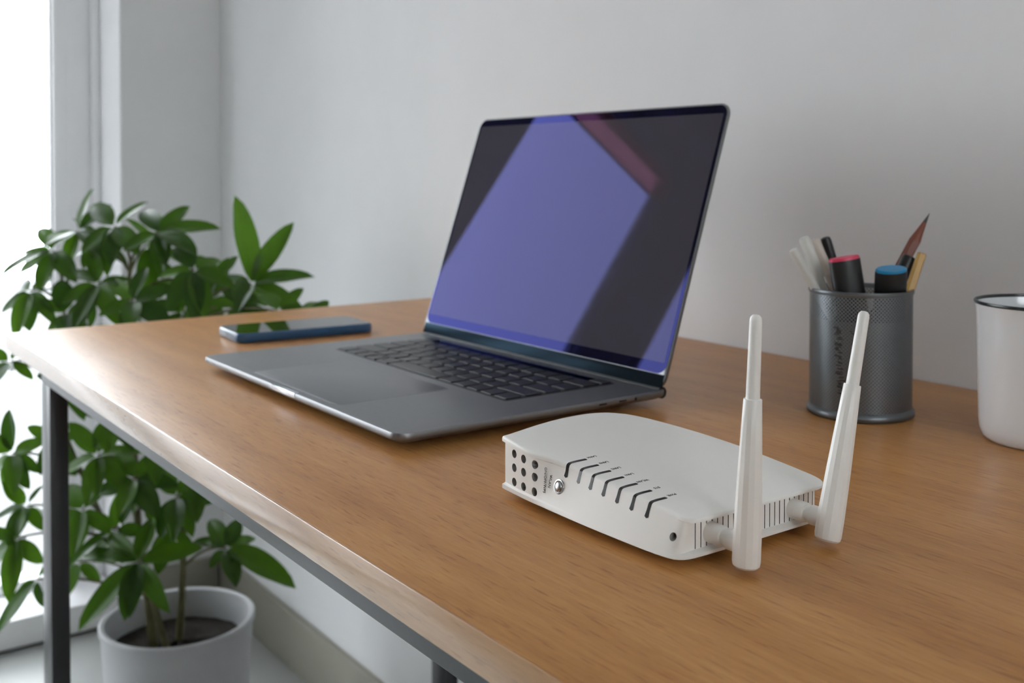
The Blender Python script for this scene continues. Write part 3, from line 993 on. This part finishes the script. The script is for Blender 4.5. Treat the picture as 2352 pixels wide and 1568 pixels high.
for k in range(13):
    a = math.pi * (k / 12 - 0.5)
    hm.append(Vector((0.0425 + 0.026 * math.cos(a), 0, 0.050 + 0.028 * math.sin(a))))
ho = from_bm('handle', tube_bm(hm, [0.0042] * 13, 12), M_enamel, mug, smooth=60)
ho.rotation_euler = (0, 0, math.radians(20))

# ------------------------------------------------------------------ potted plant on the floor beside the desk
POT = Vector((-0.2890, 0.2900, 0.0))
plant = thing('potted_plant', 'leafy green umbrella plant in a white pot on the floor beside the desk', 'plant', POT)
PR, PH = 0.1135, 0.2680
from_bm('pot', lathe_bm([(0, 0.0), (0.088, 0.0), (0.0925, 0.004), (0.1000, 0.08), (0.1070, 0.20), (0.1108, PH - 0.014), (PR, PH - 0.010), (PR + 0.0006, PH - 0.002), (PR - 0.002, PH),
                         (PR - 0.008, PH - 0.002), (PR - 0.010, PH - 0.020), (0.098, 0.18), (0.096, 0.15), (0, 0.15)], 72), M_pot, plant, smooth=50)['label'] = 'white round flower pot'
rnd = random.Random(5)
bm = bmesh.new()
sz = PH - 0.045
cv = bm.verts.new((0, 0, sz + 0.006))
prev = None
for k in range(1, 9):
    rr = 0.1010 * k / 8
    ring = [bm.verts.new((rr * math.cos(2 * math.pi * i / 40), rr * math.sin(2 * math.pi * i / 40), sz + rnd.uniform(-0.004, 0.006) * (1 if k < 8 else 0.3))) for i in range(40)]
    for i in range(40):
        j = (i + 1) % 40
        if prev is None:
            bm.faces.new((cv, ring[i], ring[j]))
        else:
            bm.faces.new((prev[i], ring[i], ring[j], prev[j]))
    prev = ring
from_bm('soil', bm, M_soil, plant, smooth=60)
TRUNKS = [
    ([(-0.299,0.256,0.225),(-0.307,0.247,0.328),(-0.315,0.239,0.400),(-0.330,0.239,0.509),(-0.347,0.239,0.640),(-0.352,0.235,0.740),(-0.370,0.247,0.805)], 0.0072),
    ([(-0.296,0.294,0.225),(-0.294,0.299,0.320),(-0.295,0.301,0.393),(-0.285,0.301,0.509),(-0.276,0.302,0.624),(-0.273,0.308,0.716),(-0.278,0.304,0.782)], 0.0062),
    ([(-0.267,0.267,0.225),(-0.309,0.245,0.347),(-0.370,0.198,0.420),(-0.414,0.159,0.537),(-0.431,0.158,0.670),(-0.428,0.164,0.751)], 0.0052)]
trunk_pts = []
for pts, r0 in TRUNKS:
    loc_pts = [Vector(q) - POT for q in pts]
    dense = []
    for a, b in zip(loc_pts, loc_pts[1:]):
        for k in range(4):
            dense.append(a.lerp(b, k / 4))
    dense.append(loc_pts[-1])
    nn = len(dense)
    from_bm('trunk', tube_bm(dense, [r0 * (1 - 0.62 * k / nn) for k in range(nn)], 10), M_stem, plant, smooth=60)
    trunk_pts += dense
LEAF_CLUSTERS=[
((-0.221,0.383,0.774),[(-0.236,0.367,0.900),(-0.209,0.436,0.864),(-0.173,0.450,0.796),(-0.140,0.425,0.747),(-0.288,0.341,0.779),(-0.190,0.338,0.723)]),
((-0.325,0.276,0.850),[(-0.331,0.321,0.889),(-0.277,0.343,0.868),(-0.264,0.257,0.799),(-0.390,0.273,0.891),(-0.246,0.300,0.837),(-0.323,0.227,0.835)]),
((-0.386,0.227,0.859),[(-0.380,0.270,0.896),(-0.315,0.239,0.825),(-0.457,0.215,0.891),(-0.372,0.177,0.834),(-0.326,0.205,0.810)]),
((-0.440,0.186,0.851),[(-0.429,0.203,0.912),(-0.444,0.233,0.889),(-0.431,0.146,0.832),(-0.398,0.157,0.801),(-0.354,0.200,0.821)]),
((-0.420,0.145,0.823),[(-0.446,0.109,0.821),(-0.463,0.138,0.858),(-0.448,0.105,0.792),(-0.376,0.118,0.772),(-0.347,0.158,0.785)]),
((-0.396,0.107,0.766),[(-0.419,0.074,0.737),(-0.376,0.098,0.717),(-0.410,0.140,0.781),(-0.469,0.091,0.772),(-0.333,0.124,0.731)]),
((-0.233,0.298,0.799),[(-0.279,0.288,0.835),(-0.242,0.338,0.816),(-0.182,0.335,0.782),(-0.174,0.293,0.741),(-0.203,0.253,0.760),(-0.262,0.259,0.792)]),
((-0.337,0.189,0.777),[(-0.392,0.165,0.794),(-0.394,0.198,0.826),(-0.312,0.223,0.784),(-0.269,0.195,0.732),(-0.297,0.157,0.729),(-0.344,0.144,0.754)]),
((-0.275,0.222,0.755),[(-0.327,0.202,0.784),(-0.307,0.248,0.802),(-0.244,0.266,0.774),(-0.215,0.253,0.728),(-0.229,0.199,0.715),(-0.280,0.180,0.739)]),
((-0.344,0.144,0.735),[(-0.365,0.116,0.754),(-0.380,0.147,0.783),(-0.319,0.178,0.747),(-0.286,0.154,0.712),(-0.315,0.114,0.709)]),
((-0.262,0.291,0.735),[(-0.289,0.255,0.751),(-0.302,0.305,0.780),(-0.235,0.328,0.751),(-0.199,0.308,0.712),(-0.236,0.257,0.709)]),
((-0.175,0.342,0.747),[(-0.200,0.309,0.756),(-0.218,0.369,0.783),(-0.180,0.387,0.759),(-0.128,0.372,0.731),(-0.145,0.314,0.712)]),
((-0.103,0.374,0.746),[(-0.156,0.371,0.775),(-0.103,0.408,0.774),(-0.081,0.404,0.749),(-0.064,0.358,0.712)]),
((-0.042,0.389,0.736),[(-0.045,0.420,0.761),(-0.083,0.419,0.760),(-0.058,0.368,0.742),(-0.008,0.383,0.705)]),
((-0.411,0.293,0.827),[(-0.432,0.265,0.869),(-0.391,0.322,0.869),(-0.382,0.332,0.799),(-0.435,0.259,0.785),(-0.410,0.292,0.764)]),
((-0.317,0.351,0.741),[(-0.338,0.324,0.789),(-0.302,0.374,0.803),(-0.285,0.395,0.735),(-0.320,0.345,0.687),(-0.341,0.318,0.721)]),
((-0.433,0.086,0.657),[(-0.435,0.083,0.649),(-0.414,0.111,0.636),(-0.458,0.052,0.676),(-0.454,0.057,0.624),(-0.463,0.114,0.676)]),
((-0.429,0.086,0.518),[(-0.457,0.084,0.576),(-0.405,0.121,0.538),(-0.386,0.094,0.481),(-0.455,0.049,0.472),(-0.458,0.048,0.545),(-0.407,0.116,0.492)]),
((-0.436,0.108,0.433),[(-0.456,0.081,0.466),(-0.425,0.124,0.460),(-0.401,0.120,0.407),(-0.430,0.080,0.377),(-0.472,0.058,0.406)]),
((-0.380,0.082,0.404),[(-0.403,0.049,0.369),(-0.353,0.066,0.361),(-0.360,0.108,0.369),(-0.421,0.094,0.436),(-0.410,0.041,0.414)]),
((-0.404,0.114,0.328),[(-0.423,0.087,0.301),(-0.399,0.119,0.288),(-0.391,0.133,0.354)]),
((-0.312,0.180,0.526),[(-0.335,0.150,0.571),(-0.332,0.205,0.557),(-0.276,0.230,0.536),(-0.245,0.202,0.490),(-0.268,0.154,0.480),(-0.339,0.141,0.503)]),
((-0.302,0.156,0.452),[(-0.350,0.143,0.481),(-0.315,0.190,0.475),(-0.261,0.179,0.430),(-0.269,0.133,0.409),(-0.324,0.125,0.427)]),
((-0.259,0.218,0.497),[(-0.315,0.210,0.530),(-0.269,0.256,0.526),(-0.225,0.264,0.490),(-0.199,0.231,0.459),(-0.218,0.188,0.456),(-0.288,0.177,0.478)]),
((-0.243,0.273,0.465),[(-0.297,0.268,0.499),(-0.254,0.310,0.495),(-0.214,0.312,0.459),(-0.189,0.277,0.430),(-0.205,0.239,0.428)]),
((-0.263,0.313,0.489),[(-0.278,0.295,0.532),(-0.242,0.343,0.505),(-0.238,0.348,0.466),(-0.265,0.310,0.439)]),
((-0.233,0.215,0.384),[(-0.250,0.137,0.306),(-0.316,0.152,0.386),(-0.183,0.180,0.340),(-0.160,0.229,0.339),(-0.213,0.295,0.395),(-0.275,0.245,0.430),(-0.316,0.187,0.413)]),
((-0.217,0.339,0.382),[(-0.265,0.308,0.389),(-0.270,0.335,0.413),(-0.245,0.369,0.410),(-0.223,0.383,0.391),(-0.132,0.404,0.352),(-0.161,0.331,0.350),(-0.200,0.311,0.369)]),
((-0.315,0.205,0.410),[(-0.338,0.174,0.433),(-0.333,0.179,0.374),(-0.308,0.213,0.361),(-0.290,0.240,0.407),(-0.314,0.209,0.459)]),
((-0.285,0.280,0.403),[(-0.307,0.251,0.426),(-0.302,0.256,0.370),(-0.267,0.304,0.377),(-0.268,0.305,0.426)]),
((-0.367,0.165,0.354),[(-0.387,0.139,0.367),(-0.375,0.154,0.321),(-0.350,0.189,0.328),(-0.355,0.184,0.387)]),
((-0.306,0.227,0.647),[(-0.329,0.196,0.667),(-0.290,0.197,0.615),(-0.260,0.238,0.608),(-0.279,0.264,0.647),(-0.333,0.242,0.688)]),
((-0.256,0.295,0.628),[(-0.279,0.264,0.647),(-0.237,0.269,0.589),(-0.207,0.310,0.596),(-0.229,0.332,0.634),(-0.282,0.311,0.668)]),
((-0.384,0.153,0.624),[(-0.407,0.121,0.637),(-0.363,0.129,0.591),(-0.336,0.166,0.585),(-0.357,0.190,0.624),(-0.412,0.166,0.665)]),
((-0.324,0.200,0.576),[(-0.347,0.168,0.595),(-0.303,0.175,0.545),(-0.273,0.217,0.545),(-0.297,0.237,0.582),(-0.351,0.214,0.615)]),
((-0.277,0.263,0.556),[(-0.301,0.231,0.576),(-0.258,0.237,0.519),(-0.228,0.278,0.525),(-0.251,0.299,0.563),(-0.304,0.278,0.595)]),
((-0.440,0.220,0.829),[(-0.461,0.192,0.870),(-0.418,0.251,0.856),(-0.415,0.253,0.801),(-0.445,0.211,0.773),(-0.468,0.180,0.808)]),
((-0.389,0.321,0.771),[(-0.411,0.293,0.806),(-0.367,0.352,0.806),(-0.368,0.348,0.736),(-0.405,0.297,0.729)]),
((-0.271,0.348,0.780),[(-0.320,0.332,0.811),(-0.275,0.378,0.811),(-0.252,0.372,0.746),(-0.286,0.326,0.740)]),
((-0.356,0.262,0.710),[(-0.380,0.229,0.724),(-0.349,0.273,0.751),(-0.329,0.300,0.717),(-0.356,0.261,0.670)]),
((-0.428,0.196,0.694),[(-0.449,0.168,0.707),(-0.425,0.202,0.735),(-0.403,0.232,0.700),(-0.428,0.195,0.653)]),
((-0.415,0.140,0.533),[(-0.435,0.113,0.553),(-0.394,0.117,0.495),(-0.367,0.154,0.495),(-0.390,0.175,0.540)])]

def leaflet_mesh(fold, droop, wid):
    me = bpy.data.meshes.new('leaflet')
    bm = bmesh.new()
    nl = 9
    rows_ = []
    for k in range(nl + 1):
        t = k / nl
        w = wid * math.sin(math.pi * min(1, (t * 0.93 + 0.03)) ** 0.85) ** 0.8 * (1 if t < 0.995 else 0.08)
        if t < 0.10:
            w = max(0.012, w * t / 0.10 * 0.7)
        zc = 0.10 * t * (1 - t) - droop * t * t
        rows_.append([bm.verts.new((s * w, t, zc + fold * abs(s) * w + (0.012 * math.sin(9 * t) * abs(s) if abs(s) == 1 else 0))) for s in (-1, -0.5, 0, 0.5, 1)])
    for a, b in zip(rows_, rows_[1:]):
        for i in range(4):
            f_ = bm.faces.new((a[i], a[i + 1], b[i + 1], b[i]))
            f_.smooth = True
    bm.to_mesh(me)
    bm.free()
    me.materials.append(M_leaf)
    return me
LEAVES = [leaflet_mesh(0.35, 0.10, 0.165), leaflet_mesh(0.25, 0.22, 0.185), leaflet_mesh(0.45, 0.16, 0.150), leaflet_mesh(0.30, 0.05, 0.175)]
CAMDIR = Vector((0.78, -0.55, 0.30)).normalized()
def leaflet(stalk, hub, tip, up):
    d = tip - hub
    ln = d.length * 1.04
    y_ = d.normalized()
    x_ = y_.cross(up)
    if x_.length < 0.15:
        x_ = y_.cross(Vector((0.3, 0.5, 0.8)))
    x_.normalize()
    z_ = x_.cross(y_)
    m = Matrix((x_, y_, z_)).transposed().to_4x4() @ Matrix.Diagonal((ln, ln, ln, 1))
    wv = rnd.uniform(0.9, 1.15) * min(1.35, max(0.8, 0.085 / max(ln, 0.03)))
    m = m @ Matrix.Diagonal((wv, 1, 1, 1))
    m.translation = hub + y_ * 0.004
    o = link('leaflet', LEAVES[rnd.randrange(4)], None, stalk)
    o.matrix_basis = m
for hub, tips in LEAF_CLUSTERS:
    hub = Vector(hub) - POT
    tips = [Vector(t) - POT for t in tips]
    cands = sorted(trunk_pts, key=lambda q: (q - hub).length + 2.0 * max(0.0, q.z - hub.z + 0.03))
    root = cands[0]
    mid = root.lerp(hub, 0.55) + Vector((0, 0, 0.022))
    pts = []
    for k in range(9):
        t = k / 8
        pts.append(root * (1 - t) ** 2 + mid * 2 * t * (1 - t) + hub * t * t)
    stalk = from_bm('leaf_stalk', tube_bm(pts, [0.0026 - 0.0009 * k / 8 for k in range(9)], 6), M_stem, plant, smooth=60)
    out = (hub - root).normalized()
    for t in tips:
        up = (Vector((0, 0, 1)) * 0.7 + CAMDIR * 0.8 + out * 0.3 + Vector((rnd.uniform(-.4, .4), rnd.uniform(-.4, .4), rnd.uniform(-.3, .3)))).normalized()
        leaflet(stalk, hub, t, up)
    # two more leaflets of the whorl, one reaching towards the room and one back
    for sgn in (1, -1):
        dirv = (Vector((0.55, -0.38, 0)) * sgn + Vector((rnd.uniform(-.35, .35), rnd.uniform(-.35, .35), rnd.uniform(-.75, -.1)))).normalized()
        leaflet(stalk, hub, hub + dirv * rnd.uniform(0.06, 0.09), Vector((0, 0, 1)))
